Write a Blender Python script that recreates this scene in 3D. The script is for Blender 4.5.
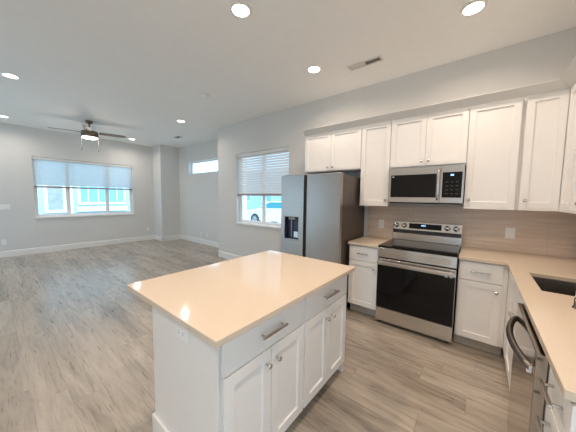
import bpy, bmesh, math, random
from mathutils import Vector, Matrix
random.seed(7)
PI = math.pi
SC = bpy.context.scene
for o in list(bpy.data.objects): bpy.data.objects.remove(o)
COL = SC.collection

# ------------------------------------------------------------------ camera
def make_camera():
    cd = bpy.data.cameras.new('camera'); cam = bpy.data.objects.new('camera', cd); COL.objects.link(cam)
    yaw, pit, roll, f = .6717, .0765, .0124, 239.79
    F = Vector((-math.sin(yaw)*math.cos(pit), math.cos(yaw)*math.cos(pit), -math.sin(pit)))
    R = Vector((math.cos(yaw), math.sin(yaw), 0)); U = R.cross(F)
    R2 = R*math.cos(roll) + U*math.sin(roll); U2 = -R*math.sin(roll) + U*math.cos(roll)
    M = Matrix((R2, U2, -F)).transposed().to_4x4(); M.translation = Vector((.893, -3.4828, 1.4589))
    cam.matrix_world = M
    cd.sensor_width = 36; cd.lens = f/576*36; cd.clip_start = .02; cd.clip_end = 200
    SC.camera = cam
make_camera()

# ------------------------------------------------------------------ world / exposure
def lin(r, g, b):
    def c(v):
        v /= 255.0
        return v/12.92 if v <= .04045 else ((v+.055)/1.055)**2.4
    return (c(r), c(g), c(b), 1)
W = bpy.data.worlds.new('world'); SC.world = W; W.use_nodes = True
wn = W.node_tree; wn.nodes.clear()
wo = wn.nodes.new('ShaderNodeOutputWorld'); wb = wn.nodes.new('ShaderNodeBackground')
tc = wn.nodes.new('ShaderNodeTexCoord'); nz = wn.nodes.new('ShaderNodeTexNoise'); cr = wn.nodes.new('ShaderNodeValToRGB')
nz.inputs['Scale'].default_value = 2.2; nz.inputs['Detail'].default_value = 5
cr.color_ramp.elements[0].position = .38; cr.color_ramp.elements[0].color = (.50, .71, .93, 1)
cr.color_ramp.elements[1].position = .66; cr.color_ramp.elements[1].color = (.76, .88, 1.0, 1)
wn.links.new(tc.outputs['Generated'], nz.inputs['Vector']); wn.links.new(nz.outputs['Fac'], cr.inputs['Fac'])
wn.links.new(cr.outputs['Color'], wb.inputs['Color']); wn.links.new(wb.outputs[0], wo.inputs[0])
wb.inputs['Strength'].default_value = 2.2
SC.view_settings.view_transform = 'Standard'; SC.view_settings.look = 'None'
SC.view_settings.gamma = 1; SC.view_settings.use_curve_mapping = False
SC.view_settings.exposure = 0.33
SC.cycles.use_denoising = True
SC.cycles.max_bounces = 12; SC.cycles.diffuse_bounces = 8; SC.cycles.glossy_bounces = 4
SC.cycles.transparent_max_bounces = 16
SC.cycles.sample_clamp_indirect = 6
SC.cycles.caustics_reflective = False; SC.cycles.caustics_refractive = False
KITCHEN_W, LIVING_W = 7.9, 6.0
KITCHEN_C, LIVING_C = (1.0, .805, .65), (1.0, .89, .80)

def make_sun():
    sd = bpy.data.lights.new('sun', 'SUN'); sd.energy = 6.0; sd.angle = math.radians(1.5); sd.color = (1.0, .96, .90)
    so = bpy.data.objects.new('sun', sd); COL.objects.link(so)
    d = Vector((-math.cos(math.radians(56)), .02, -math.sin(math.radians(56))))
    so.rotation_euler = d.to_track_quat('-Z', 'Y').to_euler()
make_sun()

# ------------------------------------------------------------------ materials
def new_mat(name):
    m = bpy.data.materials.new(name); m.use_nodes = True
    nt = m.node_tree; b = nt.nodes['Principled BSDF']
    return m, nt, b
def mat(name, col, rough=.5, metal=0, noise=.04, nscale=12, emit=None, estr=0, coat=0, bump=0, bscale=60, spec=.5, stretch=None):
    m, nt, b = new_mat(name)
    b.inputs['Roughness'].default_value = rough; b.inputs['Metallic'].default_value = metal
    b.inputs['Coat Weight'].default_value = coat; b.inputs['Specular IOR Level'].default_value = spec
    t = nt.nodes.new('ShaderNodeTexCoord'); mp = nt.nodes.new('ShaderNodeMapping')
    if stretch: mp.inputs['Scale'].default_value = stretch
    nt.links.new(t.outputs['Object'], mp.inputs['Vector'])
    n = nt.nodes.new('ShaderNodeTexNoise'); n.inputs['Scale'].default_value = nscale; n.inputs['Detail'].default_value = 4
    nt.links.new(mp.outputs[0], n.inputs['Vector'])
    r = nt.nodes.new('ShaderNodeValToRGB'); r.color_ramp.elements[0].position = .3; r.color_ramp.elements[1].position = .7
    r.color_ramp.elements[0].color = tuple(max(0, c*(1-noise)) for c in col[:3])+(1,)
    r.color_ramp.elements[1].color = tuple(min(1, c*(1+noise)) for c in col[:3])+(1,)
    nt.links.new(n.outputs['Fac'], r.inputs['Fac']); nt.links.new(r.outputs['Color'], b.inputs['Base Color'])
    if emit: b.inputs['Emission Color'].default_value = tuple(emit)+(1,) if len(emit) == 3 else emit; b.inputs['Emission Strength'].default_value = estr
    if bump:
        n2 = nt.nodes.new('ShaderNodeTexNoise'); n2.inputs['Scale'].default_value = bscale; n2.inputs['Detail'].default_value = 3
        nt.links.new(mp.outputs[0], n2.inputs['Vector'])
        bp = nt.nodes.new('ShaderNodeBump'); bp.inputs['Strength'].default_value = bump; bp.inputs['Distance'].default_value = .002
        nt.links.new(n2.outputs['Fac'], bp.inputs['Height']); nt.links.new(bp.outputs[0], b.inputs['Normal'])
    return m
M = {}
M['wall'] = mat('wall_paint', lin(218, 217, 214), .75, noise=.01, bump=.15, bscale=180)
M['ceiling'] = mat('ceiling_paint', lin(246, 246, 244), .8, noise=.01, bump=.3, bscale=90)
M['trim'] = mat('trim_paint', lin(238, 236, 232), .4, noise=.01)
M['cab'] = mat('cabinet_paint', lin(236, 234, 231), .38, noise=.008)
M['cab_in'] = mat('cabinet_shadow_gap', lin(120, 116, 110), .6, noise=.02)
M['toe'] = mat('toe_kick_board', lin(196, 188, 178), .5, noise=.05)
M['quartz'] = mat('cream_quartz', lin(213, 197, 177), .09, noise=.035, nscale=160, spec=.35)
M['steel'] = mat('brushed_steel', (.62, .59, .56, 1), .22, 1, noise=.06, nscale=6, stretch=(1, 1, 60))
M['steel_v'] = mat('brushed_steel_refrigerator', (.44, .395, .355, 1), .34, 1, noise=.05, nscale=5, stretch=(1, 1, 40))
M['steel_dark'] = mat('dark_steel', (.23, .20, .18, 1), .25, 1, noise=.08, nscale=4, stretch=(1, 1, 30))
M['steel_dw'] = mat('dishwasher_steel', (.42, .37, .33, 1), .12, 1, noise=.05, nscale=4, stretch=(1, 1, 30))
M['chrome'] = mat('polished_nickel', (.72, .70, .68, 1), .14, 1, noise=.02)
M['nickel'] = mat('brushed_nickel', (.55, .52, .49, 1), .26, 1, noise=.03)
M['black_glass'] = mat('black_glass', (.004, .004, .005, 1), .05, 0, noise=.1, spec=.3)
M['black'] = mat('black_plastic', (.012, .012, .013, 1), .4, noise=.1)
M['fridge_side'] = mat('refrigerator_side_grey', lin(84, 76, 70), .35, .3, noise=.05)
M['key_grey'] = mat('printed_key', lin(62, 62, 66), .4, noise=.02)
M['almond'] = mat('almond_plastic', lin(222, 212, 200), .4, noise=.01)
M['navy'] = mat('dispenser_plastic', lin(38, 46, 66), .3, noise=.08)
M['white_plastic'] = mat('white_plastic', lin(240, 240, 238), .35, noise=.01)
M['grey_plastic'] = mat('grey_plastic', lin(140, 140, 138), .4, noise=.02)
M['display'] = mat('blue_display', (.01, .02, .05, 1), .2, emit=(.25, .55, 1.0), estr=2.0)
M['lens'] = mat('lamp_lens', (.9, .9, .9, 1), .5, emit=(1.0, .90, .76), estr=9.0)
M['lens_cool'] = mat('lamp_lens_neutral', (.9, .9, .9, 1), .5, emit=(1.0, .95, .88), estr=7.0)
M['bronze'] = mat('fan_bronze', lin(128, 114, 100), .35, .8, noise=.08)
M['fan_blade'] = mat('fan_blade_walnut', lin(122, 108, 94), .5, noise=.15, nscale=8, stretch=(12, 1, 1))
M['dark_slot'] = mat('dark_slot', (.02, .02, .02, 1), .6, noise=.1)
M['vent_paint'] = mat('vent_paint', lin(226, 222, 218), .5, noise=.02)
M['sink'] = mat('sink_steel', (.20, .17, .15, 1), .32, 1, noise=.08, nscale=20)
M['siding'] = mat('pale_blue_siding', lin(168, 200, 216), .8, noise=.05, nscale=3)
M['siding2'] = mat('teal_panel', lin(126, 184, 204), .8, noise=.06, nscale=3)
M['ext_trim'] = mat('exterior_white_trim', lin(235, 240, 243), .6, noise=.01)
M['ext_window'] = mat('exterior_window_pane', lin(128, 150, 160), .1, noise=.1, nscale=2)
M['ext_blind'] = mat('exterior_window_blind', lin(150, 158, 160), .6, noise=.12, nscale=6)
M['grass'] = mat('grass', lin(96, 150, 84), .9, noise=.35, nscale=30)
M['hedge'] = mat('hedge_leaf', lin(80, 128, 120), .9, noise=.5, nscale=14, bump=1, bscale=12)
M['concrete'] = mat('concrete', lin(190, 196, 198), .85, noise=.06, nscale=6)
M['car_white'] = mat('white_car_paint', lin(244, 246, 248), .2, noise=.01, coat=.6)
M['car_glass'] = mat('car_window_glass', lin(56, 130, 142), .08, noise=.05)
M['rubber'] = mat('tyre_rubber', lin(60, 70, 78), .8, noise=.1)
M['brass_red'] = mat('pinkish_blind_rail', lin(168, 150, 142), .6, noise=.05)  # one even dull pinkish colour for the blind bottom rails

def glass_mat():
    m = bpy.data.materials.new('window_glass'); m.use_nodes = True; nt = m.node_tree; nt.nodes.clear()
    o = nt.nodes.new('ShaderNodeOutputMaterial'); mx = nt.nodes.new('ShaderNodeMixShader')
    t = nt.nodes.new('ShaderNodeBsdfTransparent'); t.inputs[0].default_value = (.85, .94, .99, 1)
    g = nt.nodes.new('ShaderNodeBsdfGlossy'); g.inputs['Roughness'].default_value = .03
    lw = nt.nodes.new('ShaderNodeLayerWeight'); lw.inputs['Blend'].default_value = .5
    pw = nt.nodes.new('ShaderNodeMath'); pw.operation = 'POWER'; pw.inputs[1].default_value = 5; nt.links.new(lw.outputs['Facing'], pw.inputs[0])
    fr = nt.nodes.new('ShaderNodeMath'); fr.operation = 'MULTIPLY_ADD'; fr.inputs[1].default_value = .5; fr.inputs[2].default_value = .02
    nt.links.new(pw.outputs[0], fr.inputs[0])
    nt.links.new(fr.outputs[0], mx.inputs[0]); nt.links.new(t.outputs[0], mx.inputs[1]); nt.links.new(g.outputs[0], mx.inputs[2])
    nt.links.new(mx.outputs[0], o.inputs[0]); return m
M['glass'] = glass_mat()
def blind_mat(name, col, tr):
    m = bpy.data.materials.new(name); m.use_nodes = True; nt = m.node_tree
    b = nt.nodes['Principled BSDF']; b.inputs['Roughness'].default_value = .5
    o = nt.nodes['Material Output']; mx = nt.nodes.new('ShaderNodeMixShader'); t = nt.nodes.new('ShaderNodeBsdfTranslucent')
    t.inputs[0].default_value = col; mx.inputs[0].default_value = tr
    n = nt.nodes.new('ShaderNodeTexNoise'); n.inputs['Scale'].default_value = 3
    r = nt.nodes.new('ShaderNodeValToRGB'); r.color_ramp.elements[0].color = tuple(c*.97 for c in col[:3])+(1,); r.color_ramp.elements[1].color = col
    nt.links.new(n.outputs['Fac'], r.inputs['Fac']); nt.links.new(r.outputs[0], b.inputs['Base Color'])
    nt.links.new(b.outputs[0], mx.inputs[1]); nt.links.new(t.outputs[0], mx.inputs[2]); nt.links.new(mx.outputs[0], o.inputs[0])
    return m
M['blind'] = blind_mat('white_blind_slat', lin(240, 243, 244), .6)
M['blind_k'] = blind_mat('white_blind_slat_kitchen', lin(238, 238, 236), .12)

def floor_mat():
    m, nt, b = new_mat('grey_oak_plank')
    L = nt.links.new; N = nt.nodes.new
    tc = N('ShaderNodeTexCoord'); mp0 = N('ShaderNodeMapping'); mp0.inputs['Location'].default_value = (20.402, 18.2+.08, 0)
    L(tc.outputs['Object'], mp0.inputs['Vector'])
    s0 = N('ShaderNodeSeparateXYZ'); L(mp0.outputs[0], s0.inputs[0])
    dv = N('ShaderNodeMath'); dv.operation = 'DIVIDE'; dv.inputs[1].default_value = .182; L(s0.outputs['Y'], dv.inputs[0])
    fl = N('ShaderNodeMath'); fl.operation = 'FLOOR'; L(dv.outputs[0], fl.inputs[0])
    wn_ = N('ShaderNodeTexWhiteNoise'); wn_.noise_dimensions = '1D'; L(fl.outputs[0], wn_.inputs['W'])
    ma = N('ShaderNodeMath'); ma.operation = 'MULTIPLY_ADD'; ma.inputs[1].default_value = 1.22; L(wn_.outputs['Value'], ma.inputs[0]); L(s0.outputs['X'], ma.inputs[2])
    mp = N('ShaderNodeCombineXYZ'); L(ma.outputs[0], mp.inputs['X']); L(s0.outputs['Y'], mp.inputs['Y']); L(s0.outputs['Z'], mp.inputs['Z'])
    def brick(c1, c2, mortar):
        k = N('ShaderNodeTexBrick'); k.offset = 0; k.squash = 1
        k.inputs['Scale'].default_value = 1; k.inputs['Mortar Size'].default_value = .0012; k.inputs['Mortar Smooth'].default_value = .2
        k.inputs['Brick Width'].default_value = 1.22; k.inputs['Row Height'].default_value = .182
        k.inputs['Color1'].default_value = c1; k.inputs['Color2'].default_value = c2; k.inputs['Mortar'].default_value = mortar
        k.inputs['Bias'].default_value = 0
        L(mp.outputs[0], k.inputs['Vector']); return k
    k = brick((0, 0, 0, 1), (1, 1, 1, 1), (.5, .5, .5, 1))
    # grain: stretched along the plank, shifted per plank
    sep = N('ShaderNodeSeparateXYZ'); L(mp.outputs[0], sep.inputs[0])
    sh = N('ShaderNodeMath'); sh.operation = 'MULTIPLY_ADD'; sh.inputs[1].default_value = 13.7
    kc = N('ShaderNodeSeparateColor'); L(k.outputs['Color'], kc.inputs[0]); L(kc.outputs[0], sh.inputs[0]); L(sep.outputs['Z'], sh.inputs[2])
    cb = N('ShaderNodeCombineXYZ'); L(sep.outputs['X'], cb.inputs['X']); L(sep.outputs['Y'], cb.inputs['Y']); L(sh.outputs[0], cb.inputs['Z'])
    def noise(scale, sx, sy, det, dist):
        mm = N('ShaderNodeMapping'); mm.inputs['Scale'].default_value = (sx, sy, 1); L(cb.outputs[0], mm.inputs['Vector'])
        n = N('ShaderNodeTexNoise'); n.inputs['Scale'].default_value = scale; n.inputs['Detail'].default_value = det
        n.inputs['Distortion'].default_value = dist; n.inputs['Roughness'].default_value = .6
        L(mm.outputs[0], n.inputs['Vector']); return n
    broad = noise(1.0, 1.2, 8, 5, 1.3); fine = noise(1.0, 5, 70, 5, .8); blot = noise(1, .9, 14, 6, .7)
    r1 = N('ShaderNodeValToRGB'); e = r1.color_ramp.elements
    e[0].position = .27; e[0].color = lin(120, 111, 101); e[1].position = .73; e[1].color = lin(198, 187, 174)
    x = e.new(.5); x.color = lin(167, 156, 142)
    a = N('ShaderNodeMix'); a.data_type = 'FLOAT'; a.inputs[0].default_value = .30
    L(broad.outputs['Fac'], a.inputs[2]); L(fine.outputs['Fac'], a.inputs[3])
    # per plank lightness
    pl = N('ShaderNodeMath'); pl.operation = 'MULTIPLY_ADD'; pl.inputs[1].default_value = .17
    L(kc.outputs[0], pl.inputs[0]); 
    sub = N('ShaderNodeMath'); sub.operation = 'SUBTRACT'; sub.inputs[1].default_value = .085
    L(a.outputs[0], sub.inputs[0]); L(sub.outputs[0], pl.inputs[2]); L(pl.outputs[0], r1.inputs['Fac'])
    # dark knots / streaks
    r2 = N('ShaderNodeValToRGB'); r2.color_ramp.elements[0].position = .34; r2.color_ramp.elements[0].color = (.50, .47, .44, 1)
    r2.color_ramp.elements[1].position = .42; r2.color_ramp.elements[1].color = (1, 1, 1, 1)
    L(blot.outputs['Fac'], r2.inputs['Fac'])
    mu = N('ShaderNodeMix'); mu.data_type = 'RGBA'; mu.blend_type = 'MULTIPLY'; mu.inputs[0].default_value = .3
    L(r1.outputs[0], mu.inputs[6]); L(r2.outputs[0], mu.inputs[7])
    jn = N('ShaderNodeMix'); jn.data_type = 'RGBA'; jn.inputs[7].default_value = lin(92, 84, 76)
    jf = N('ShaderNodeMath'); jf.operation = 'MULTIPLY'; jf.inputs[1].default_value = .6; L(k.outputs['Fac'], jf.inputs[0])
    L(jf.outputs[0], jn.inputs[0]); L(mu.outputs[2], jn.inputs[6]); L(jn.outputs[2], b.inputs['Base Color'])
    rr = N('ShaderNodeMapRange'); rr.inputs['To Min'].default_value = .22; rr.inputs['To Max'].default_value = .36; b.inputs['Specular IOR Level'].default_value = .7
    L(fine.outputs['Fac'], rr.inputs['Value']); L(rr.outputs[0], b.inputs['Roughness'])
    bm_ = N('ShaderNodeBump'); bm_.inputs['Strength'].default_value = .25; bm_.inputs['Distance'].default_value = .001
    L(fine.outputs['Fac'], bm_.inputs['Height']); L(bm_.outputs[0], b.inputs['Normal'])
    return m
M['floor'] = floor_mat()
def tile_mat(name, ax):
    m, nt, b = new_mat(name); L = nt.links.new; N = nt.nodes.new
    tc = N('ShaderNodeTexCoord'); sp = N('ShaderNodeSeparateXYZ'); L(tc.outputs['Object'], sp.inputs[0])
    cb = N('ShaderNodeCombineXYZ'); L(sp.outputs[ax], cb.inputs[0]); L(sp.outputs['Z'], cb.inputs[1])
    mp = N('ShaderNodeMapping'); mp.inputs['Location'].default_value = (-1.45+.61*4, -1.0+.305*4, 0); L(cb.outputs[0], mp.inputs['Vector'])
    k = N('ShaderNodeTexBrick'); k.offset = 0; k.inputs['Scale'].default_value = 1; k.inputs['Mortar Size'].default_value = .0016
    k.inputs['Brick Width'].default_value = .61; k.inputs['Row Height'].default_value = .305
    k.inputs['Color1'].default_value = (0, 0, 0, 1); k.inputs['Color2'].default_value = (1, 1, 1, 1); L(mp.outputs[0], k.inputs['Vector'])
    mm = N('ShaderNodeMapping'); mm.inputs['Scale'].default_value = (2.2, 26, 1); L(cb.outputs[0], mm.inputs['Vector'])
    n = N('ShaderNodeTexNoise'); n.inputs['Scale'].default_value = 1; n.inputs['Detail'].default_value = 6; n.inputs['Distortion'].default_value = .4
    L(mm.outputs[0], n.inputs['Vector'])
    r = N('ShaderNodeValToRGB'); r.color_ramp.elements[0].position = .3; r.color_ramp.elements[0].color = lin(200, 183, 166)
    r.color_ramp.elements[1].position = .72; r.color_ramp.elements[1].color = lin(221, 205, 190); L(n.outputs['Fac'], r.inputs['Fac'])
    mx = N('ShaderNodeMix'); mx.data_type = 'RGBA'; mx.inputs[7].default_value = lin(192, 176, 161)
    L(k.outputs['Fac'], mx.inputs[0]); L(r.outputs[0], mx.inputs[6]); L(mx.outputs[2], b.inputs['Base Color'])
    b.inputs['Roughness'].default_value = .3
    return m
M['tile_x'] = tile_mat('taupe_wall_tile', 'X'); M['tile_y'] = tile_mat('taupe_wall_tile_side', 'Y')

# ------------------------------------------------------------------ mesh helpers
class MB:
    def __init__(s): s.v = []; s.f = []; s.sm = []
    def raw(s, vs, fs, smooth=False):
        n = len(s.v); s.v += [tuple(v) for v in vs]; s.f += [tuple(i+n for i in f) for f in fs]; s.sm += [smooth]*len(fs); return s
    def box(s, x0, x1, y0, y1, z0, z1):
        x0, x1 = sorted((x0, x1)); y0, y1 = sorted((y0, y1)); z0, z1 = sorted((z0, z1))
        vs = [(x, y, z) for z in (z0, z1) for y in (y0, y1) for x in (x0, x1)]
        return s.raw(vs, [(0, 2, 3, 1), (4, 5, 7, 6), (0, 1, 5, 4), (2, 6, 7, 3), (0, 4, 6, 2), (1, 3, 7, 5)])
    def hexa(s, bot, top):      # 4 points ccw from above each
        return s.raw(list(bot)+list(top), [(3, 2, 1, 0), (4, 5, 6, 7), (0, 1, 5, 4), (1, 2, 6, 5), (2, 3, 7, 6), (3, 0, 4, 7)])
    def lathe(s, prof, n=24, at=(0, 0, 0), axis='z', smooth=True):
        # prof: list of (r, h); r==0 ends close
        def P(r, h, a):
            c, d = r*math.cos(a), r*math.sin(a)
            q = {'z': (c, d, h), 'y': (c, h, -d), 'x': (h, c, d)}[axis]
            return (q[0]+at[0], q[1]+at[1], q[2]+at[2])
        vs = []; idx = []
        for r, h in prof:
            if r < 1e-7: idx.append([len(vs)]); vs.append(P(0, h, 0))
            else:
                idx.append(list(range(len(vs), len(vs)+n))); vs += [P(r, h, 2*PI*k/n) for k in range(n)]
        fs = []
        for a, b in zip(idx, idx[1:]):
            for k in range(n):
                k2 = (k+1) % n
                if len(a) == 1 and len(b) == 1: continue
                if len(a) == 1: fs.append((a[0], b[k2], b[k]))
                elif len(b) == 1: fs.append((a[k], a[k2], b[0]))
                else: fs.append((a[k], a[k2], b[k2], b[k]))
        return s.raw(vs, fs, smooth)
    def tube(s, pts, r, n=10, flat=1.0):
        pts = [Vector(p) for p in pts]; vs = []; fs = []; prev = None
        for i, p in enumerate(pts):
            t = (pts[min(i+1, len(pts)-1)]-pts[max(i-1, 0)]).normalized()
            if prev is None:
                ref = Vector((0, 0, 1)) if abs(t.z) < .9 else Vector((1, 0, 0)); u = t.cross(ref).normalized()
            else: u = (prev-t*prev.dot(t)).normalized()
            prev = u; w = t.cross(u); rr = r[i] if isinstance(r, (list, tuple)) else r
            for k in range(n):
                a = 2*PI*k/n; vs.append(p+u*rr*math.cos(a)+w*rr*flat*math.sin(a))
        m = len(pts)
        for i in range(m-1):
            for k in range(n):
                k2 = (k+1) % n; fs.append((i*n+k, i*n+k2, (i+1)*n+k2, (i+1)*n+k))
        fs.append(tuple(range(n))[::-1]); fs.append(tuple((m-1)*n+k for k in range(n)))
        return s.raw(vs, fs, True)
    def slab(s, us, vs_, skip, w0, w1, axes='xyz'):
        # grid slab with holes; axes gives which world axis u, v, w follow
        U, V = len(us), len(vs_); keep = [[(i, j) not in skip for j in range(V-1)] for i in range(U-1)]
        def pt(u, v, w):
            d = {axes[0]: u, axes[1]: v, axes[2]: w}; return (d['x'], d['y'], d['z'])
        id_ = {}; P = []
        def g(i, j, k):
            if (i, j, k) not in id_: id_[(i, j, k)] = len(P); P.append(pt(us[i], vs_[j], (w0, w1)[k]))
            return id_[(i, j, k)]
        F = []
        K = lambda i, j: 0 <= i < U-1 and 0 <= j < V-1 and keep[i][j]
        for i in range(U-1):
            for j in range(V-1):
                if not keep[i][j]: continue
                F.append((g(i, j, 1), g(i+1, j, 1), g(i+1, j+1, 1), g(i, j+1, 1)))
                F.append((g(i, j, 0), g(i, j+1, 0), g(i+1, j+1, 0), g(i+1, j, 0)))
                if not K(i-1, j): F.append((g(i, j, 0), g(i, j, 1), g(i, j+1, 1), g(i, j+1, 0)))
                if not K(i+1, j): F.append((g(i+1, j, 0), g(i+1, j+1, 0), g(i+1, j+1, 1), g(i+1, j, 1)))
                if not K(i, j-1): F.append((g(i, j, 0), g(i+1, j, 0), g(i+1, j, 1), g(i, j, 1)))
                if not K(i, j+1): F.append((g(i, j+1, 0), g(i, j+1, 1), g(i+1, j+1, 1), g(i+1, j+1, 0)))
        return s.raw(P, F)
    def prism(s, poly, w0, w1, axes='xzy'):
        # poly (u,v) extruded along w
        def pt(u, v, w):
            d = {axes[0]: u, axes[1]: v, axes[2]: w}; return (d['x'], d['y'], d['z'])
        n = len(poly); vs = [pt(u, v, w0) for u, v in poly]+[pt(u, v, w1) for u, v in poly]
        return s.raw(vs, [tuple(range(n)), tuple(range(2*n-1, n-1, -1))]+[(i, i+n, (i+1) % n+n, (i+1) % n) for i in range(n)])
    def build(s, name, material, parent=None, bevel=0, seg=2, loc=None, rot=None):
        me = bpy.data.meshes.new(name); me.from_pydata([tuple(v) for v in s.v], [], s.f); me.materials.append(M[material])
        bm = bmesh.new(); bm.from_mesh(me); bmesh.ops.recalc_face_normals(bm, faces=bm.faces); bm.to_mesh(me); bm.free()
        for p, q in zip(me.polygons, s.sm): p.use_smooth = q
        o = bpy.data.objects.new(name, me); COL.objects.link(o)
        if parent: o.parent = parent
        if loc: o.location = loc
        if rot: o.rotation_euler = rot
        if bevel:
            b = o.modifiers.new('bevel', 'BEVEL'); b.width = bevel; b.segments = seg; b.limit_method = 'ANGLE'; b.angle_limit = math.radians(40)
        return o
def tag(o, label=None, cat=None, group=None, kind=None):
    if label: o['label'] = label
    if cat: o['category'] = cat
    if group: o['group'] = group
    if kind: o['kind'] = kind
    return o
def empty(name, loc=(0, 0, 0), rz=0, label=None, cat=None, group=None, kind=None):
    o = bpy.data.objects.new(name, None); COL.objects.link(o); o.location = loc; o.rotation_euler = (0, 0, rz)
    o.empty_display_size = .05
    return tag(o, label, cat, group, kind)
def copy_tree(o, loc=None, label=None, parent=None):
    c = o.copy(); COL.objects.link(c)
    if parent: c.parent = parent
    if loc: c.location = loc
    if label: c['label'] = label
    for ch in list(o.children): copy_tree(ch, parent=c)
    return c
def struct(o): o['kind'] = 'structure'; return o

# ------------------------------------------------------------------ room shell
H = 3.068; FX = -7.635; LY = .613; KX = -4.028; RX = 1.80; BY = -5.6; T = .16
struct(MB().slab([FX-T, KX, RX+T], [BY-T, .16, LY+T], {(1, 1)}, -.12, 0).build('floor', 'floor'))
struct(MB().slab([FX-T, KX+.15, RX+T], [BY-T, T, LY+T], {(1, 1)}, H, H+.15).build('ceiling', 'ceiling'))
W1 = (-2.743, -.599, .898, 2.381); W2 = (-3.343, -1.865, .89, 2.394); W3 = (-6.443, -4.75, 2.167, 2.539)
struct(MB().slab([BY-T, W1[0], W1[1], LY+T], [0, W1[2], W1[3], H], {(1, 1)}, FX-T, FX, 'yzx').build('wall_west', 'wall'))
struct(MB().slab([KX, W2[0], W2[1], RX+T], [0, W2[2], W2[3], H], {(1, 1)}, 0, T, 'xzy').build('wall_north', 'wall'))
struct(MB().slab([FX, W3[0], W3[1], KX], [0, W3[2], W3[3], H], {(1, 1)}, LY, LY+T, 'xzy').build('wall_north_living', 'wall'))
struct(MB().box(KX, KX+.15, T, LY+T, 0, H).build('wall_return', 'wall'))
W6 = (-4.4, -3.2, .2, 2.2)  # opening added in the unseen part of the east wall to let in daylight
struct(MB().slab([BY-T, W6[0], W6[1], 0], [0, W6[2], W6[3], H], {(1, 1)}, RX, RX+T, 'yzx').build('wall_east', 'wall'))
W4 = (-6.9, -3.5, .06, 2.4); W5 = (.75, 1.70, .06, 2.2)  # openings added in the unseen south wall to brighten the room
struct(MB().slab([FX, W4[0], W4[1], W5[0], W5[1], RX], [0, W4[2], W5[3], W4[3], H], {(1, 1), (1, 2), (3, 1)}, BY-T, BY, 'xzy').build('wall_south', 'wall'))
CX = -7.055; CY = .004
struct(MB().box(FX, CX, CY, LY, 0, H).build('wall_column', 'wall'))
# soffit above the wall cabinets (L-shaped)
# crown moulding leaning out over the wall cabinets, mitred at the inner corner
def crown():
    prof = [(0, 2.4185), (.006, 2.4185), (.010, 2.424), (.082, 2.482), (.080, 2.486), (.05, 2.486), (0, 2.435)]
    YC, XC, YE = -.332, 1.448, -1.30; n = len(prof)
    vs = [(-1.289, YC-d, z) for d, z in prof]+[(XC-d, YC-d, z) for d, z in prof]+[(XC-d, YE, z) for d, z in prof]
    fs = [tuple(range(n)), tuple(range(3*n-1, 2*n-1, -1))]
    for b in (0, n): fs += [(b+i, b+n+i, b+n+(i+1) % n, b+(i+1) % n) for i in range(n)]
    return struct(MB().raw(vs, fs).build('trim_1', 'wall'))
crown()
# tile
struct(MB().box(-.375, RX, -.009, 0, .915, 1.372).build('wall_tile_north', 'tile_x'))
struct(MB().box(RX-.009, RX, -2.46, -.0095, .915, 1.372).build('wall_tile_east', 'tile_y'))
# baseboards
def baseboard(name, pts, h=.142, t=.015):
    # pts along the wall, room side to the left of travel
    m = MB()
    for (a, b) in zip(pts, pts[1:]):
        a = Vector(a); b = Vector(b); d = (b-a).normalized(); n = Vector((-d.y, d.x))
        e0 = a; e1 = b
        q = [e0, e1, e1+n*t, e0+n*t]; q2 = [e0, e1, e1+n*t*.55, e0+n*t*.55]
        m.hexa([(p.x, p.y, 0) for p in q], [(p.x, p.y, h-.012) for p in q])
        m.hexa([(p.x, p.y, h-.012) for p in q], [(p.x, p.y, h) for p in q2])
    return struct(m.build(name, 'trim'))
baseboard('baseboard_west', [(FX, CY), (FX, BY)])
baseboard('baseboard_column', [(CX, LY), (CX, CY-.015)]); baseboard('baseboard_column_side', [(CX+.015, CY), (FX, CY)])
baseboard('baseboard_north_living', [(KX, LY), (CX, LY)])
baseboard('baseboard_return', [(KX, -.015), (KX, LY)])
baseboard('baseboard_north', [(-1.35, 0), (KX-.015, 0)])
baseboard('baseboard_south', [(FX, BY), (RX, BY)]); baseboard('baseboard_east', [(RX, BY), (RX, -2.5)])

# windows (frame in the opening, mullions, panes, sill board)
def window(name, u0, u1, z0, z1, ax, wall, out, mull=(), sill=True, fr=.042, s_=.022):
    """ax: axis along the wall; wall: room-side plane; out: +1/-1 outward direction on the other axis"""
    A = ('x', 'z', 'y') if ax == 'x' else ('y', 'z', 'x')
    root = empty(name, (0, 0, 0), kind='structure')
    w0 = wall+out*.085; w1 = wall+out*.145
    MB().slab([u0, u0+fr, u1-fr, u1], [z0, z0+fr, z1-fr, z1], {(1, 1)}, min(w0, w1), max(w0, w1), ''.join(A)).build('window_frame', 'white_plastic', root, .003)
    def bx(m, a, b, c, d, e, f):
        if ax == 'x': m.box(a, b, e, f, c, d)
        else: m.box(e, f, a, b, c, d)
        return m
    for q in mull:
        bx(MB(), q-.02, q+.02, z0+fr, z1-fr, w0-out*.004, w1-out*.01).build('mullion', 'white_plastic', root, .003)
    edges = [u0+fr]+[x for q in mull for x in (q-.02, q+.02)]+[u1-fr]
    for a, b in zip(edges[::2], edges[1::2]):
        m = MB().slab([a, a+s_, b-s_, b], [z0+fr, z0+fr+s_, z1-fr-s_, z1-fr], {(1, 1)}, min(w0+out*.012, w1-out*.012), max(w0+out*.012, w1-out*.012), ''.join(A))
        m.build('sash', 'white_plastic', root, .002)
        bx(MB(), a+s_-.004, b-s_+.004, z0+fr+s_-.004, z1-fr-s_+.004, w0+out*.028, w0+out*.032).build('pane', 'glass', root)
    if sill:
        bx(MB(), u0-.02, u1+.02, z0-.03, z0+.004, wall-out*.030, wall-out*.001).build('window_sill', 'trim', root, .004)
        bx(MB(), u0+.001, u1-.001, z0+.0005, z0+.004, wall, w0).build('sill_board', 'trim', root)
    return root
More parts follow.
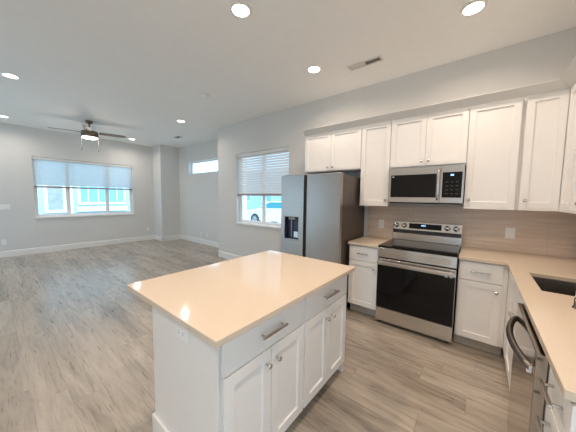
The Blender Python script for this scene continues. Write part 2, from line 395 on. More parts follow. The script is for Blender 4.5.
window('window_1', *W1, 'y', FX, -1, (-2.109, -1.245))
window('window_2', *W2, 'x', 0, 1, (-2.60,))
window('window_3', *W3, 'x', LY, 1, (), sill=False, fr=.02, s_=.012)

window('added_window_4', *W4, 'x', BY, -1, (-5.2,), sill=False)  # added out of view: daylight fill from behind the camera
window('added_window_5', *W5, 'x', BY, -1, (), sill=False)  # added out of view: cool daylight into the kitchen aisle
window('added_window_6', *W6, 'y', RX, 1, (), sill=False)  # added out of view: cool light on the island doors
# blinds
def blind(name, u0, u1, ztop, zbot, ax, yc, tilt, pitch, mat_, label, group, out):
    root = empty(name, (0, 0, 0), label=label, cat='blind')
    def bx(m, a, b, c, d, e, f):
        if ax == 'x': m.box(a, b, e, f, c, d)
        else: m.box(e, f, a, b, c, d)
        return m
    bx(MB(), u0, u1, ztop-.06, ztop-.002, yc-.028, yc+.028).build('headrail', 'blind_k', root, .003)
    m = MB(); z = ztop-.085; hw = .0245
    while z > zbot+.05:
        c, s_ = hw*math.cos(tilt), hw*math.sin(tilt)
        p = [(-c, -s_), (0, .003), (c, s_)]
        for (a, b), (c2, d) in zip(p, p[1:]):
            th = .0022
            pts = []
            for zz in (0, th):
                for u in (u0+.004, u1-.004):
                    for (o_, h_) in ((a, b), (c2, d)):
                        pts.append((u, yc+out*o_, z+h_+zz) if ax == 'x' else (yc+out*o_, u, z+h_+zz))
            m.raw(pts, [(0, 1, 3, 2), (4, 6, 7, 5), (0, 4, 5, 1), (2, 3, 7, 6), (0, 2, 6, 4), (1, 5, 7, 3)])
        z -= pitch
    m.build('slats', mat_, root)
    bx(MB(), u0, u1, zbot, zbot+.042, yc-.026, yc+.026).build('bottom_rail', 'brass_red', root, .003)
    n = 3 if u1-u0 > 1.7 else 2
    for k in range(n+1):
        u = u0+.12+(u1-u0-.24)*k/n
        for e in (-.027, .027):
            p = (u, yc+e) if ax == 'x' else (yc+e, u)
            MB().tube([(p[0], p[1], zbot+.02), (p[0], p[1], ztop-.05)], .0016, 5).build('ladder_cord', 'white_plastic', root)
    return root
blind('window_blind', W1[0]+.006, W1[1]-.006, W1[3]-.002, 1.63, 'y', FX-.04, math.radians(68), .048, 'blind',
      'white slatted blind half lowered over the wide living room window', None, -1)
blind('window_blind', W2[0]+.006, W2[1]-.006, W2[3]-.002, 1.49, 'x', .04, math.radians(67), .050, 'blind_k',
      'white slatted blind half lowered over the window beside the refrigerator', None, 1)

# ------------------------------------------------------------------ cabinetry
def shaker(w, h, t=.020, rail=.058, rec=.012):
    """door from local (0,0) to (w,h) in x,z; back at y=0, front at y=-t"""
    m = MB(); f = -t; r = -t+rec
    O = [(0, 0), (w, 0), (w, h), (0, h)]; I = [(rail, rail), (w-rail, rail), (w-rail, h-rail), (rail, h-rail)]
    vs = [(x, f, z) for x, z in O]+[(x, f, z) for x, z in I]+[(x, r, z) for x, z in I]+[(x, 0, z) for x, z in O]
    fs = [(i, (i+1) % 4, (i+1) % 4+4, i+4) for i in range(4)]+[(i+4, (i+1) % 4+4, (i+1) % 4+8, i+8) for i in range(4)]
    fs += [(8, 9, 10, 11), (15, 14, 13, 12)]+[(i, i+12, (i+1) % 4+12, (i+1) % 4) for i in range(4)]
    return m.raw(vs, fs)
def knob(parent, x, z, y=-.02):
    m = MB().lathe([(0, 0), (.0075, 0), (.0055, -.004), (.005, -.012), (.0095, -.017), (.0145, -.021), (.0150, -.026), (.012, -.030), (0, -.031)], 16, axis='y')
    return m.build('knob', 'chrome', parent, loc=(x, y, z))
def bar_handle(parent, x, z, L=.14, y=-.02, vertical=False, name='handle'):
    m = MB(); a = L/2
    if vertical:
        m.box(-.005, .005, -.034, -.024, -a-.012, a+.012)
        for q in (-a+.006, a-.006): m.box(-.0045, .0045, -.026, 0, q-.005, q+.005)
    else:
        m.box(-a-.012, a+.012, -.036, -.024, -.006, .006)
        for q in (-a+.006, a-.006): m.box(q-.005, q+.005, -.026, 0, -.0045, .0045)
    return m.build(name, 'nickel', parent, .002, loc=(x, y, z))
def base_cab(name, loc, rz, w, depth, spec, label, group=None, cat='cabinet', fillers=(), open_top=False):
    """spec: list of ('drawer'|'panel'|'door', x0, x1, z0, z1, hardware)"""
    root = empty(name, loc, rz, label, cat, group)
    TOE, TOP = .11, .883
    if open_top:
        m = MB().slab([0, .018, w-.018, w], [0, .018, depth-.018, depth], {(1, 1)}, TOE, TOP); m.box(.018, w-.018, .018, depth-.018, TOE, TOE+.018)
        m.build('carcass', 'cab', root)
    else: MB().box(0, w, 0, depth, TOE, TOP).build('carcass', 'cab', root, .001)
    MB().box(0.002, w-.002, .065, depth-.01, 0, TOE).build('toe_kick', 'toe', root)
    fronts(root, spec)
    return root
def fronts(root, spec):
    for kind, x0, x1, z0, z1, hw in spec:
        if kind == 'drawer' or kind == 'panel':
            d = MB().box(0, x1-x0, -.020, 0, 0, z1-z0).build('drawer' if kind == 'drawer' else 'false_front', 'cab', root, .002, loc=(x0, -.0005, z0))
            if hw: bar_handle(d, (x1-x0)*.5, (z1-z0)*hw[0], hw[1])
        else:
            d = shaker(x1-x0, z1-z0).build('door', 'cab', root, .0015, loc=(x0, -.0005, z0))
            if hw: knob(d, hw[0], hw[1])
DZ0, DZ1, SEAM = .116, .686, .691
def pair(x0, x1, g=.0025, kz=.075):
    mid = (x0+x1)/2; h = DZ1-DZ0
    return [('door', x0+g, mid-g, DZ0, DZ1, ((mid-x0)-.035-g*2, h-kz)), ('door', mid+g, x1-g, DZ0, DZ1, (.035, h-kz))]
# island (faces +x)
base_cab('island_cabinet', (.073, -2.903, 0), PI/2, .609, .55,
         [('drawer', .003, .606, SEAM+.002, .872, (.50, .16))]+pair(.003, .606),
         'white two-door island cabinet with wide drawer, the half nearest the camera', 'island cabinets')
base_cab('island_cabinet', (.073, -2.292, 0), PI/2, .597, .55,
         [('drawer', .003, .594, SEAM+.002, .872, (.50, .16))]+pair(.003, .594),
         'white two-door island cabinet with wide drawer, the half nearer the range', 'island cabinets')
ip = empty('island_cladding', (-.525, -2.92, 0), 0, 'plain light grey-white panel cladding the near end and back of the island', 'panel')
MB().box(-.02, .598, 0, .015, 0, .883).build('end_panel', 'cab', ip, .001)
MB().box(-.02, .598, 1.227, 1.242, 0, .883).build('end_panel', 'cab', ip, .001)
MB().box(-.02, .015, .016, 1.226, 0, .883).build('back_panel', 'cab', ip, .001)
m = MB()
for x0, x1, y0, y1 in ((-.036, .598, -.014, -.0005), (-.036, -.0205, -.0005, 1.242)):
    m.box(x0, x1, y0, y1, 0, .165)
m.build('baseboard', 'trim', ip, .003)
MB().box(.578, .613, -.004, -.0003, .0, .883).build('corner_trim', 'cab', ip)
tag(MB().box(-.775, .148, -2.972, -1.672, .884, .914).build('island_countertop', 'quartz', None, .003),
    'large cream quartz worktop on the white kitchen island', 'countertop')
# base run on the range wall (faces -y)
base_cab('base_cabinet', (-.374, -.605, 0), 0, .369, .59,
         [('drawer', .004, .365, SEAM+.002, .870, (.5, .11)), ('door', .004, .365, DZ0, DZ1, (.318, .50))],
         'narrow white base cabinet with one drawer between refrigerator and range')
base_cab('base_cabinet', (.770, -.605, 0), 0, .365, .59,
         [('drawer', .010, .330, SEAM+.002, .870, (.5, .125)), ('door', .010, .330, DZ0, DZ1, (.283, .50))],
         'narrow white base cabinet with one drawer right of the range, in the corner')
cc = empty('corner_base_cabinet', (1.157, -.63, 0), -PI/2, 'plain white filler front at the inner corner of the base cabinets', 'cabinet')
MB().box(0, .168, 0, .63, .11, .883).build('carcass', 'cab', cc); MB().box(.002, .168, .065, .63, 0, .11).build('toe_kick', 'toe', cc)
MB().box(-.03, .166, -.02, -.0005, .11, .883).build('filler', 'cab', cc, .001)
base_cab('sink_base_cabinet', (1.157, -.80, 0), -PI/2, .780, .635,
         [('panel', .003, .777, SEAM+.018, .870, None)]+[('door', a, b, c, d+.014, h) for _, a, b, c, d, h in pair(.003, .777, kz=.045)],
         'white two-door cabinet below the sink, left of the dishwasher', open_top=True)
base_cab('drawer_base_cabinet', (1.157, -2.187, 0), -PI/2, .281, .635,
         [('drawer', .004, .277, .722, .872, (.56, .125)), ('drawer', .004, .277, .42, .714, (.82, .125)), ('drawer', .004, .277, .118, .412, (.75, .125))],
         'narrow white drawer cabinet at the near end of the sink run', cat='cabinet')
tag(MB().box(-.380, -.002, -.655, -.0095, .884, .914).build('countertop', 'quartz', None, .003),
    'short cream quartz worktop between refrigerator and range', 'countertop')
SX0, SX1, SY0, SY1 = 1.222, 1.62, -1.405, -.925
tag(MB().slab([.766, 1.118, SX0, SX1, RX-.0095], [-2.465, SY0, SY1, -.655, -.0095],
              {(0, 0), (0, 1), (0, 2), (2, 1)}, .884, .914).build('countertop', 'quartz', None, .003),
    'L-shaped cream quartz worktop with the sink cut-out, running right of the range', 'countertop')
# sink
sk = empty('kitchen_sink', ((SX0+SX1)/2, (SY0+SY1)/2, .884), 0, 'dark stainless undermount sink bowl in the cream worktop', 'sink')
hx, hy = (SX1-SX0)/2+.004, (SY1-SY0)/2+.004
m = MB(); d = -.2
ring = lambda a, b, z: [(-a, -b, z), (a, -b, z), (a, b, z), (-a, b, z)]
vs = ring(hx+.02, hy+.02, -.002)+ring(hx, hy, -.002)+ring(hx-.02, hy-.02, d)+ring(hx+.02, hy+.02, -.006)+ring(hx-.016, hy-.016, d-.004)
fs = []
for a, b in ((0, 4), (4, 8), (12, 16)): fs += [(a+i, a+(i+1) % 4, b+(i+1) % 4, b+i) for i in range(4)]
fs += [(i, (i+1) % 4, (i+1) % 4+12, i+12) for i in range(4)]+[(8, 9, 10, 11), (19, 18, 17, 16)]
m.raw(vs, fs).build('bowl', 'sink', sk, .012, 3)
MB().lathe([(0, .004), (.03, .004), (.042, .001), (.042, -.002), (0, -.002)], 20).build('drain', 'chrome', sk, loc=(0, 0, d+.003))
# faucet
fc = empty('faucet', (1.320, -1.635, .914), 0, 'chrome kitchen faucet post beside the sink at the right picture edge', 'faucet')
MB().lathe([(0, 0), (.024, 0), (.024, .006), (.019, .012), (.019, .05), (0, .05)], 20).build('faucet_base', 'steel_dark', fc)
MB().lathe([(0, .0505), (.0165, .0505), (.0165, .170), (.013, .180), (0, .182)], 20).build('post', 'chrome', fc)
MB().tube([(.012, .01, .150), (.06, .09, .158), (.11, .19, .160), (.15, .27, .155), (.163, .30, .135)], .011, 12).build('spout', 'chrome', fc)
MB().tube([(.016, -.004, .11), (.05, -.02, .13), (.09, -.04, .16)], [.007, .006, .005], 8).build('lever', 'chrome', fc)

# wall cabinets
UZ0, UZ1 = 1.372, 2.417
def wall_cab(loc, rz, w, z0, z1, depth, doors, label, group='white wall cabinets', rail=True):
    root = empty('wall_cabinet', (loc[0], loc[1], z0), rz, label, 'cabinet', group); h = z1-z0
    MB().box(0, w, 0, depth, 0, h).build('carcass', 'cab', root, .001)
    if h > .9: MB().box(0, w, -.023, -.0005, -.006, .010).build('light_rail', 'cab', root, .001)
    for x0, x1, kx, kz in doors:
        dz0 = .012
        d_ = shaker(x1-x0, h-dz0-.004, rail=.056).build('door', 'cab', root, .0015, loc=(x0, -.0005, dz0))
        if kx is not None: knob(d_, kx, kz)
    return root
D = .300; YF = -.312
wall_cab((-1.289, YF), 0, .910, 1.851, UZ1, D, [(.004, .4525, .41, .045), (.4555, .906, .04, .045)], 'short two-door white wall cabinet above the refrigerator')
wall_cab((-.377, YF), 0, .373, UZ0, UZ1, D, [(.003, .370, .337, .06)], 'tall single-door white wall cabinet between refrigerator and microwave')
wall_cab((-.002, YF), 0, .765, 1.832, UZ1, D, [(.003, .3805, .345, .05), (.3835, .762, .035, .05)], 'short two-door white wall cabinet above the microwave')
wall_cab((.765, YF), 0, .397, UZ0, UZ1, D, [(.003, .392, .035, .075)], 'tall single-door white wall cabinet just right of the microwave')
corner_cab = wall_cab((1.187, YF), 0, .281, UZ0, UZ1, D, [(.002, .258, .035, .075)], 'tall narrow white wall cabinet in the corner above the worktop')
wall_cab((1.468, YF-.022), -PI/2, .310, UZ0, UZ1, .33, [(.003, .298, None, 0)], 'white wall cabinet on the right wall, first after the corner')
wall_cab((1.468, YF-.334), -PI/2, .62, UZ0, UZ1, .33, [(.008, .308, .26, .06), (.312, .612, .04, .06)], 'white wall cabinet on the right wall at the picture edge')
MB().box(-.0245, -.0005, .03, .05, 0, UZ1-UZ0).build('filler', 'cab', corner_cab)

# ------------------------------------------------------------------ range
rg = empty('range', (.003, -.64, 0), 0, 'freestanding stainless electric range with black oven door', 'oven')
RW = .756
MB().box(.002, RW-.002, .0, .60, .035, .902).build('body', 'black', rg, .002)
MB().box(0, RW, -.036, .565, .9025, .924).build('cooktop', 'black_glass', rg, .003)
MB().hexa([(0, -.036, .790), (RW, -.036, .790), (RW, -.0005, .790), (0, -.0005, .790)],
          [(0, -.030, .9015), (RW, -.030, .9015), (RW, -.0005, .9015), (0, -.0005, .9015)]).build('front_panel', 'steel', rg, .003)
MB().box(.055, RW-.055, -.0385, -.0335, .815, .868).build('front_panel_inset', 'steel', rg, .001)
od = MB().box(0.002, RW-.002, -.040, -.0005, .198, .776).build('oven_door', 'steel', rg, .003)
MB().box(.006, RW-.006, -.0435, -.0402, .202, .700).build('door_glass', 'black_glass', od, .001)
MB().box(.15, RW-.15, -.0445, -.0437, .30, .60).build('door_window', 'black_glass', od)
hb = MB().box(.012, RW-.012, -.096, -.078, .720, .756)
for x in (.045, RW-.045): hb.box(x-.012, x+.012, -.085, -.0402, .728, .748)
hb.build('oven_handle', 'steel', od, .007, 3)
for x in (.665, .705): MB().box(x, x+.022, -.054, -.0438, .692, .712).build('packing_clip', 'white_plastic', od, .002)
MB().box(.002, RW-.002, -.034, -.0005, .036, .190).build('storage_drawer', 'steel', rg, .003)
for x in (.04, RW-.04):
    for y in (.03, .56): MB().lathe([(0, 0), (.018, 0), (.018, .008), (.008, .012), (.008, .0345), (0, .0345)], 12).build('foot', 'black', rg, loc=(x, y, 0))
bgp = MB().prism([(.562, .9245), (.620, .9245), (.620, 1.166), (.580, 1.166), (.562, 1.062), (.566, 1.055)], 0, RW, 'yzx').build('backguard', 'steel', rg, .003)
MB().prism([(.548, 1.016), (.5615, 1.016), (.5615, 1.061), (.552, 1.061)], .006, RW-.006, 'yzx').build('vent_strip', 'black', bgp)
cp = (lambda z: .562+(z-1.062)*(.018/.104))
def panel(x0, x1, z0, z1, t, name, mt, par):
    return MB().hexa([(x0, cp(z0)-t, z0), (x1, cp(z0)-t, z0), (x1, cp(z0)-.0005, z0), (x0, cp(z0)-.0005, z0)],
                     [(x0, cp(z1)-t, z1), (x1, cp(z1)-t, z1), (x1, cp(z1)-.0005, z1), (x0, cp(z1)-.0005, z1)]).build(name, mt, par)
dp = panel(.193, .552, 1.082, 1.148, .003, 'control_display', 'black_glass', bgp)
for a, b in ((.335, .347), (.350, .362), (.368, .380)): panel(a, b, 1.118, 1.132, .0038, 'lit_digit', 'display', dp)
for x in (.038, .135, .612, .700):
    MB().lathe([(0, -.034), (.021, -.034), (.0235, -.030), (.0255, -.006), (.032, -.004), (.032, 0), (0, 0)], 20, axis='y').build('knob', 'chrome', bgp, loc=(x, cp(1.114)-.001, 1.114), rot=(.17, 0, 0))
# ------------------------------------------------------------------ microwave
mw = empty('microwave', (.003, -.352, 1.418), 0, 'stainless over-the-range microwave with black window and vertical handle', 'microwave')
MH = .410
MB().box(0, RW, 0, .34, 0, MH).build('body', 'steel_dark', mw, .002)
md = MB().box(.001, RW-.001, -.030, -.0005, .004, MH-.001).build('front', 'steel', mw, .003)
mwin = MB().box(.030, .508, -.0335, -.0302, .062, .325).build('door_window', 'black_glass', md, .002)
mpan = MB().box(.563, .738, -.0335, -.0302, .062, .335).build('control_panel', 'black_glass', md, .002)
MB().box(.548, .550, -.0308, -.0302, .006, MH-.004).build('door_seam', 'dark_slot', md)
MB().box(.635, .665, -.0342, -.0336, .295, .312).build('lit_digit', 'display', mpan)
MB().box(.045, .066, -.0342, -.0336, .300, .310).build('window_sticker', 'white_plastic', mwin)
for r in range(4):
    for c_ in range(3): MB().box(.595+c_*.045, .618+c_*.045, -.0338, -.0336, .10+r*.042, .108+r*.042).build('key_mark', 'key_grey', mpan)
hb = MB().tube([(.529, -.062, .035), (.529, -.070, .10), (.529, -.072, .20), (.529, -.070, .30), (.529, -.062, .375)], .013, 12)
for z in (.055, .355): hb.box(.519, .539, -.064, -.0302, z-.012, z+.012)
hb.build('door_handle', 'chrome', md)
MB().box(.02, RW-.02, .01, .33, -.012, -.0005).build('grease_filter', 'dark_slot', mw)

# ------------------------------------------------------------------ refrigerator
fr = empty('refrigerator', (-1.334, -.845, 0), 0, 'stainless side-by-side refrigerator with ice dispenser in the left door', 'refrigerator')
FW, FH = .927, 1.766
MB().box(.004, FW-.004, .068, .80, .03, FH-.022).build('body', 'fridge_side', fr, .004)
MB().box(.01, FW-.01, .10, .78, 0, .0295).build('base', 'black', fr)
x_a = .392; x_b = .440
dl = MB().slab([0, .070, .308, x_a], [.045, .872, 1.192, FH], {(1, 1)}, 0, .062, 'xzy').build('left_door', 'steel_v', fr, .006, 3)
dr = MB().box(x_b, FW, 0, .062, .045, FH).build('right_door', 'steel_v', fr, .006, 3)
MB().box(x_a+.0005, x_b-.0005, .022, .0675, .045, FH-.004).build('handle_recess', 'black', fr)
m = MB().slab([.0705, .074, .304, .3075], [.8725, .876, 1.188, 1.1915], {(1, 1)}, .002, .060, 'xzy'); m.box(.0705, .3075, .0605, .066, .8725, 1.1915)
ds = m.build('dispenser', 'navy', dl)
MB().box(.135, .235, .008, .035, 1.155, 1.187).build('dispenser_nozzle', 'grey_plastic', ds, .003)
MB().box(.160, .172, .030, .040, .90, 1.154).build('dispenser_paddle', 'grey_plastic', ds, .003)
MB().box(.080, .298, .003, .058, .8765, .884).build('drip_tray', 'steel', ds)
MB().box(.195, .285, .050, .0602, .90, .985).build('dispenser_paddle', 'steel', ds, .003)
for x in (.03, FW-.11): MB().box(x, x+.08, .03, .16, FH-.021, FH+.008).build('hinge_cover', 'fridge_side', fr, .004)

# ------------------------------------------------------------------ dishwasher (faces -x)
dw = empty('dishwasher', (1.137, -1.588, 0), -PI/2, 'stainless dishwasher with curved bow handle, in the sink run', 'dishwasher')
DWW = .592
MB().box(.003, DWW-.003, .0, .60, .10, .868).build('body', 'grey_plastic', dw)
dd = MB().box(0, DWW, -.037, -.0005, .105, .868).build('door', 'steel_dw', dw, .003)
MB().box(.01, DWW-.01, .06, .5, 0, .0995).build('toe_kick', 'black', dw)
pts = []
for k in range(17):
    t = k/16; pts.append((.035+t*(DWW-.07), -.037-.044*math.sin(PI*t)**.75-.004, .785))
MB().tube(pts, .0145, 12, flat=1.0).build('handle', 'steel_dark', dd)
MB().box(DWW-.048, DWW-.032, -.054, -.0375, .762, .792).build('packing_clip', 'white_plastic', dd, .002)

# ------------------------------------------------------------------ outlets and switches
def plate(name, loc, rz, w, h, label, kind='outlet', cat='outlet', n=1):
    root = empty(name, loc, rz, label, cat)
    MB().box(-w/2, w/2, -.006, 0, -h/2, h/2).build('cover_plate', 'white_plastic', root, .002)
    for i in range(n):
        cx = (i-(n-1)/2)*.046
        if kind == 'outlet':
            for dz in (.019, -.019):
                s_ = MB().box(cx-.016, cx+.016, -.008, -.0062, dz-.013, dz+.013).build('socket', 'white_plastic', root, .002)
                for q in (-.006, .006): MB().box(cx+q-.0012, cx+q+.0012, -.0085, -.0082, dz-.003, dz+.006).build('slot', 'dark_slot', s_)
        else:
            MB().box(cx-.016, cx+.016, -.009, -.0062, -.033, .033).build('rocker', 'white_plastic', root, .002)
    return root
plate('wall_outlet', (-.175, -.0092, 1.105), 0, .072, .118, 'white double outlet on the tile left of the range')
plate('wall_outlet', (1.17, -.0092, 1.110), 0, .078, .116, 'white outlet with one wide insert on the tile right of the range', kind='rocker')
plate('wall_outlet', (-.205, -2.9205, .798), 0, .076, .120, 'white outlet mounted sideways on the near end of the island').rotation_euler = (0, PI/2, 0)
plate('wall_outlet', (-5.80, LY-.0002, .30), 0, .072, .118, 'white low outlet, left of the pair under the high transom window', )
plate('wall_outlet', (-5.477, LY-.0002, .304), 0, .072, .118, 'white low outlet, right of the pair under the high transom window')
plate('wall_outlet', (FX+.0002, -3.28, .356), PI/2, .072, .118, 'white low outlet at the far left on the wide window wall')
plate('wall_outlet', (FX+.0002, -.20, .366), PI/2, .072, .118, 'white low outlet near the column right of the wide window')
plate('light_switch', (FX+.0002, -3.25, 1.164), PI/2, .21, .118, 'white four-gang switch plate at the left picture edge', 'switch', 'switch', 4)

# ------------------------------------------------------------------ ceiling fixtures
def downlight(x, y, label, kitchen=True):
    root = empty('recessed_light', (x, y, H), 0, label, 'ceiling light', 'recessed ceiling lights')
    MB().lathe([(.072, -.0005), (.095, -.0005), (.093, -.006), (.074, -.010), (.072, -.008)], 32).build('trim_ring', 'trim', root)
    MB().lathe([(0, -.007), (.0715, -.007), (.0715, -.002), (0, -.002)], 32).build('lens', 'lens' if kitchen else 'lens_cool', root)
    ld = bpy.data.lights.new('lamp', 'AREA'); ld.shape = 'DISK'; ld.size = .13
    ld.energy = KITCHEN_W if kitchen else LIVING_W; ld.color = KITCHEN_C if kitchen else LIVING_C
    ld.spread = math.radians(158)
    lo = bpy.data.objects.new('lamp', ld); COL.objects.link(lo); lo.parent = root; lo.location = (0, 0, -.0125)
    return root
downlight(-.81, -2.03, 'lit recessed ceiling light near the top centre, over the island')
downlight(-.82, -.84, 'lit recessed ceiling light left of the air vent, over the refrigerator')
downlight(.762, -.85, 'lit recessed ceiling light at the top right, over the range')
downlight(.765, -2.03, 'lit recessed ceiling light above the frame, over the kitchen aisle')
for x_, y_, t_ in ((-.81, -3.2, 'added unseen recessed ceiling light behind the island'), (.765, -3.2, 'added unseen recessed ceiling light above the camera side'),
                   (-.81, -4.5, 'added unseen recessed ceiling light at the back of the room, left'), (.765, -4.5, 'added unseen recessed ceiling light at the back of the room, right')):
    downlight(x_, y_, t_)  # extra lights added out of view for warm frontal light
downlight(-4.19, -3.19, 'lit recessed ceiling light at the left picture edge, the larger one', False)
downlight(-6.92, -3.18, 'lit recessed ceiling light at the left picture edge, low by the wall', False)
downlight(-4.20, -.80, 'lit recessed ceiling light in the middle of the living room ceiling', False)
downlight(-6.943, -.807, 'lit recessed ceiling light just right of the fan blade', False)
sd = empty('smoke_detector', (-2.60, -1.22, H), 0, 'small round white smoke detector on the ceiling', 'smoke detector')
MB().lathe([(0, 0), (.066, 0), (.070, -.004), (.070, -.030), (.055, -.046), (.03, -.050), (0, -.050)], 28).build('housing', 'white_plastic', sd)
MB().lathe([(.0, -.0515), (.006, -.0515), (.006, -.053), (0, -.053)], 10, at=(.03, 0, .001)).build('test_button', 'grey_plastic', sd)
def vent(x, y, lx, ly, label, name='air_vent', louver='vent_paint'):
    root = empty(name, (x, y, H), 0, label, 'vent')
    a, b = lx/2, ly/2
    MB().slab([-a, -a+.02, -.008, .008, a-.02, a], [-b, -b+.02, b-.02, b], {(1, 1), (3, 1)}, -.008, -.0005).build('vent_frame', 'vent_paint', root, .001)
    MB().box(-a+.018, a-.018, -b+.018, b-.018, -.0012, -.0004).build('duct', 'dark_slot', root)
    m = MB(); y0 = -b+.022
    for i, (x0, x1) in enumerate(((-a+.021, -.009), (.009, a-.021))):
        n = 7; s_ = -1 if i == 0 else 1
        for k in range(n):
            xx = -b+.024+(2*b-.048)*(k+.5)/n
            m.hexa([(x0, xx-.004-s_*.004, -.008), (x1, xx-.004-s_*.004, -.008), (x1, xx-.0025-s_*.004, -.008), (x0, xx-.0025-s_*.004, -.008)],
                   [(x0, xx-.004+s_*.004, -.0015), (x1, xx-.004+s_*.004, -.0015), (x1, xx-.0025+s_*.004, -.0015), (x0, xx-.0025+s_*.004, -.0015)])
    m.build('louvers', louver, root)
    return root
vent(-.268, -.585, .40, .115, 'two-bank ceiling air vent over the kitchen, near the range wall')
vent(-5.62, -.14, .26, .16, 'small dark ceiling vent near the far corner column', louver='black')

# ceiling fan
cf = empty('ceiling_fan', (-5.85, -2.0, H), 0, 'bronze ceiling fan with lit bowl lamp and pull chains', 'fan')
MB().lathe([(0, 0), (.068, 0), (.072, -.012), (.058, -.045), (.022, -.068), (0, -.068)], 28).build('canopy', 'bronze', cf)
MB().lathe([(0, -.06), (.013, -.06), (.013, -.20), (0, -.20)], 14).build('downrod', 'bronze', cf)
MB().lathe([(0, -.185), (.025, -.185), (.06, -.205), (.135, -.222), (.148, -.235), (.150, -.345), (.143, -.352), (0, -.352)], 36).build('motor_housing', 'bronze', cf)
MB().lathe([(0, -.3525), (.138, -.3525), (.138, -.362), (.118, -.374), (.07, -.384), (0, -.388)], 32).build('light_bowl', 'lens_cool', cf)
ld = bpy.data.lights.new('lamp', 'POINT'); ld.energy = 5; ld.color = LIVING_C; ld.shadow_soft_size = .1
lo = bpy.data.objects.new('lamp', ld); COL.objects.link(lo); lo.parent = cf; lo.location = (0, 0, -.50)
for k in range(4):
    a = math.radians(72+90*k)
    bl = MB()
    r0, r1 = .17, .655; tw = -math.radians(13); n = 10; vs = []
    for i in range(n+1):
        r = r0+(r1-r0)*i/n; w = .052+.014*math.sin(PI*i/n)
        if i == n: w *= .8
        for s_ in (-1, 1):
            for t in (0, .007): vs.append((r, s_*w*math.cos(tw), s_*w*math.sin(tw)+t))
    fs = []
    for i in range(n):
        p, q = i*4, (i+1)*4
        fs += [(p, q, q+2, p+2), (p+1, p+3, q+3, q+1), (p, p+1, q+1, q), (p+2, q+2, q+3, p+3)]
    fs += [(0, 2, 3, 1), (n*4, n*4+1, n*4+3, n*4+2)]
    b_ = bl.raw(vs, fs).build('blade', 'fan_blade', cf, .002, loc=(0, 0, -.250), rot=(0, 0, a))
    MB().box(.11, .22, -.018, .018, -.006, -.0005).build('blade_iron', 'bronze', b_, .002)
for y in (-.142, .142):
    c_ = MB().tube([(0, y*1.02, -.33), (0, y*1.05, -.60)], .0022, 6).build('pull_chain', 'chrome', cf)
    MB().lathe([(0, -.64), (.007, -.635), (.009, -.61), (.003, -.60), (0, -.60)], 10, at=(0, y*1.05, 0)).build('fob', 'bronze', c_)

# ------------------------------------------------------------------ outside
GZ = -.15
struct(MB().box(-45, 25, LY+T+.2, 40, GZ-.1, GZ).build('ground_north', 'concrete'))
struct(MB().box(-45, 25, -30, BY-T-.05, GZ-.1, GZ).build('ground_south', 'concrete'))
struct(MB().box(-45, FX-T-.05, BY-T-.05, LY+T+.2, GZ-.1, GZ).build('ground_west', 'concrete'))
# townhouse seen through the living room window
th = empty('townhouse', (-12.0, 0, GZ), 0, 'pale blue townhouse with white trimmed windows, through the wide living room window', 'building')
m = MB().box(-6, 0, -11, 3.6, 0, 6.4)
m.build('siding_wall', 'siding', th)
mm = MB()
for k in range(30): mm.box(.0005, .012, -10.99, 3.59, .21*k, .21*k+.19)
mm.build('siding_board', 'siding', th)
def ext_window(par, y0, y1, z0, z1, pane='ext_window', split=0, name='window', pn='window_pane'):
    f_ = MB().slab([y0, y0+.09, y1-.09, y1], [z0, z0+.09, z1-.09, z1], {(1, 1)}, .013, .07, 'yzx').build(name, 'ext_trim', par)
    MB().box(.014, .035, y0+.085, y1-.085, z0+.085, z1-.085).build(pn, pane, f_)
    for k in range(split):
        q = y0+(y1-y0)*(k+1)/(split+1); MB().box(.036, .066, q-.02, q+.02, z0+.09, z1-.09).build('mullion', 'ext_trim', f_)
    return f_
ext_window(th, -2.12, -1.50, .92, 2.35, 'ext_blind')
w_ = ext_window(th, -3.2, -2.35, .5, 2.35, 'siding2', 2)
MB().box(.012, .09, -1.42, -1.30, 0, 2.6).build('downpipe', 'ext_trim', th)
ext_window(th, -1.15, .55, 1.22, 2.6, 'siding2', 4)
MB().box(.012, .08, -1.2, .60, .93, 1.12).build('belt_board', 'ext_trim', th)
ext_window(th, .75, 1.05, .9, 2.6, 'ext_window')
ext_window(th, 2.2, 3.4, .9, 2.4, 'ext_window', 1)
for y0 in (-9, -6.5, -3.5, -.6, 2.0): ext_window(th, y0, y0+1.2, 3.9, 5.3, 'ext_window', 1)
MB().box(-6.2, .35, -11.2, 3.8, 6.4, 6.65).build('eave', 'ext_trim', th)
MB().box(.0, .6, 1.2, 3.6, 0, .14).build('planter_edge', 'concrete', th)
# shrubs at its foot
def shrub(loc, r, h, label):
    bm = bmesh.new(); bmesh.ops.create_icosphere(bm, subdivisions=4, radius=1)
    for v in bm.verts:
        n = v.co.normalized(); k = 1+.13*math.sin(9*n.x+3*n.z)*math.sin(8*n.y)+.1*random.uniform(-1, 1)
        v.co = Vector((n.x*r*k, n.y*r*1.3*k, max(-.45, n.z*k)*h*.6+h*.27))
    me = bpy.data.meshes.new('shrub'); bm.to_mesh(me); bm.free(); me.materials.append(M['hedge'])
    o = bpy.data.objects.new('shrub', me); COL.objects.link(o); o.location = loc
    return tag(o, label, 'shrub')
shrub((-11.2, -.75, GZ), .38, .95, 'left of two shrubs against the pale blue townhouse')
shrub((-11.2, .38, GZ), .36, .90, 'right of two shrubs against the pale blue townhouse')
tag(MB().box(-11.3, -9.2, 1.2, 4.4, GZ, GZ+.2).build('lawn', 'grass'), 'green lawn strip outside the right of the living room window', 'grass', kind='stuff')
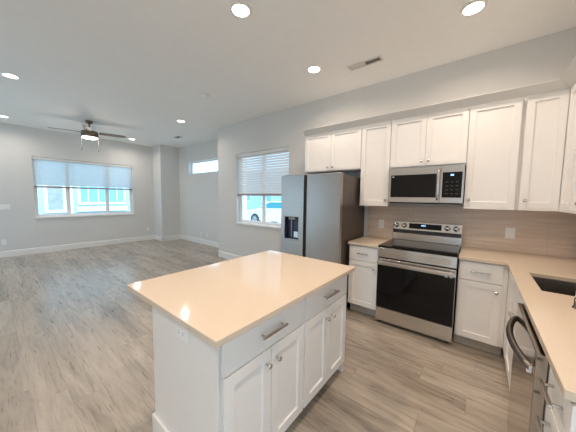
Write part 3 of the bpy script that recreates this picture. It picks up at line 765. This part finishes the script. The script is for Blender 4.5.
# building and cars north of the kitchen window
nb = empty('apartment_building', (-14, 15, GZ), 0, 'pale blue-green building behind the parked cars', 'building')
MB().box(-16, 18, 0, 6, 0, 4.2).build('wall', 'siding', nb)
MB().box(-16.2, 18.2, -.3, 6.2, 4.2, 4.45).build('eave', 'ext_trim', nb)
for k in range(9):
    f_ = MB().slab([-13+k*3.2, -12.9+k*3.2, -11.6+k*3.2, -11.5+k*3.2], [1.1, 1.2, 2.5, 2.6], {(1, 1)}, -.05, -.0005, 'xzy').build('window', 'ext_trim', nb)
    MB().box(-12.9+k*3.2, -11.6+k*3.2, -.02, -.0006, 1.2, 2.5).build('window_pane', 'siding2', f_)
def car(loc, rz, label):
    root = empty('car', loc, rz, label, 'car')
    body = [(-2.25, .35), (-2.30, .60), (-2.22, .82), (-1.15, .98), (-.45, 1.40), (.95, 1.43), (1.75, 1.05), (2.25, .98), (2.32, .62), (2.25, .35)]
    low = [(1.80, .33)]+[(1.38+.36*math.cos(a), .33+.36*math.sin(a)) for a in [PI*k/8 for k in range(9)]]
    low += [(-1.38+.36*math.cos(a), .33+.36*math.sin(a)) for a in [PI*k/8 for k in range(9)]]+[(-1.80, .33)]
    poly = body+low[:]
    # wheel arches: extruded profile with arches, narrowed glasshouse
    m = MB(); n = len(poly)
    sides = []
    for s_ in (-1, 1):
        sides.append([(x, s_*(.88 if z < .99 else .88-(z-.99)*.55), z) for x, z in poly])
    vs = sides[0]+sides[1]
    m.raw(vs, [tuple(range(n)), tuple(range(2*n-1, n-1, -1))]+[(i, i+n, (i+1) % n+n, (i+1) % n) for i in range(n)])
    m.build('body', 'car_white', root, .03, 2)
    for s_ in (-1, 1):
        g = [(-1.0, 1.01), (-.42, 1.35), (.90, 1.37), (1.50, 1.06)]
        gm = MB(); vs = [(x, s_*(.89-(z-.99)*.55), z) for x, z in g]+[(x, s_*(.80-(z-.99)*.55), z) for x, z in g]
        gm.raw(vs, [(0, 1, 2, 3), (7, 6, 5, 4)]+[(i, i+4, (i+1) % 4+4, (i+1) % 4) for i in range(4)]).build('side_window', 'car_glass', root)
        for x in (-1.38, 1.38):
            w_ = MB().lathe([(0, -.10), (.26, -.10), (.33, -.08), (.33, .08), (.26, .10), (0, .10)], 24, at=(x, s_*.80, .33), axis='y').build('wheel', 'rubber', root)
            MB().lathe([(0, -.012), (.2, -.012), (.21, .0), (0, .0)], 20, at=(x, s_*.915, .33), axis='y').build('hubcap', 'grey_plastic', w_)
    ws = MB().hexa([(-1.14, -.74, 1.0), (-1.10, -.74, .99), (-1.10, .74, .99), (-1.14, .74, 1.0)], [(-.50, -.60, 1.40), (-.46, -.60, 1.38), (-.46, .60, 1.38), (-.50, .60, 1.40)])
    ws.build('windshield', 'car_glass', root)
    return root
car((-7.66, 6.85, GZ), 0, 'white parked car seen through the window beside the refrigerator')
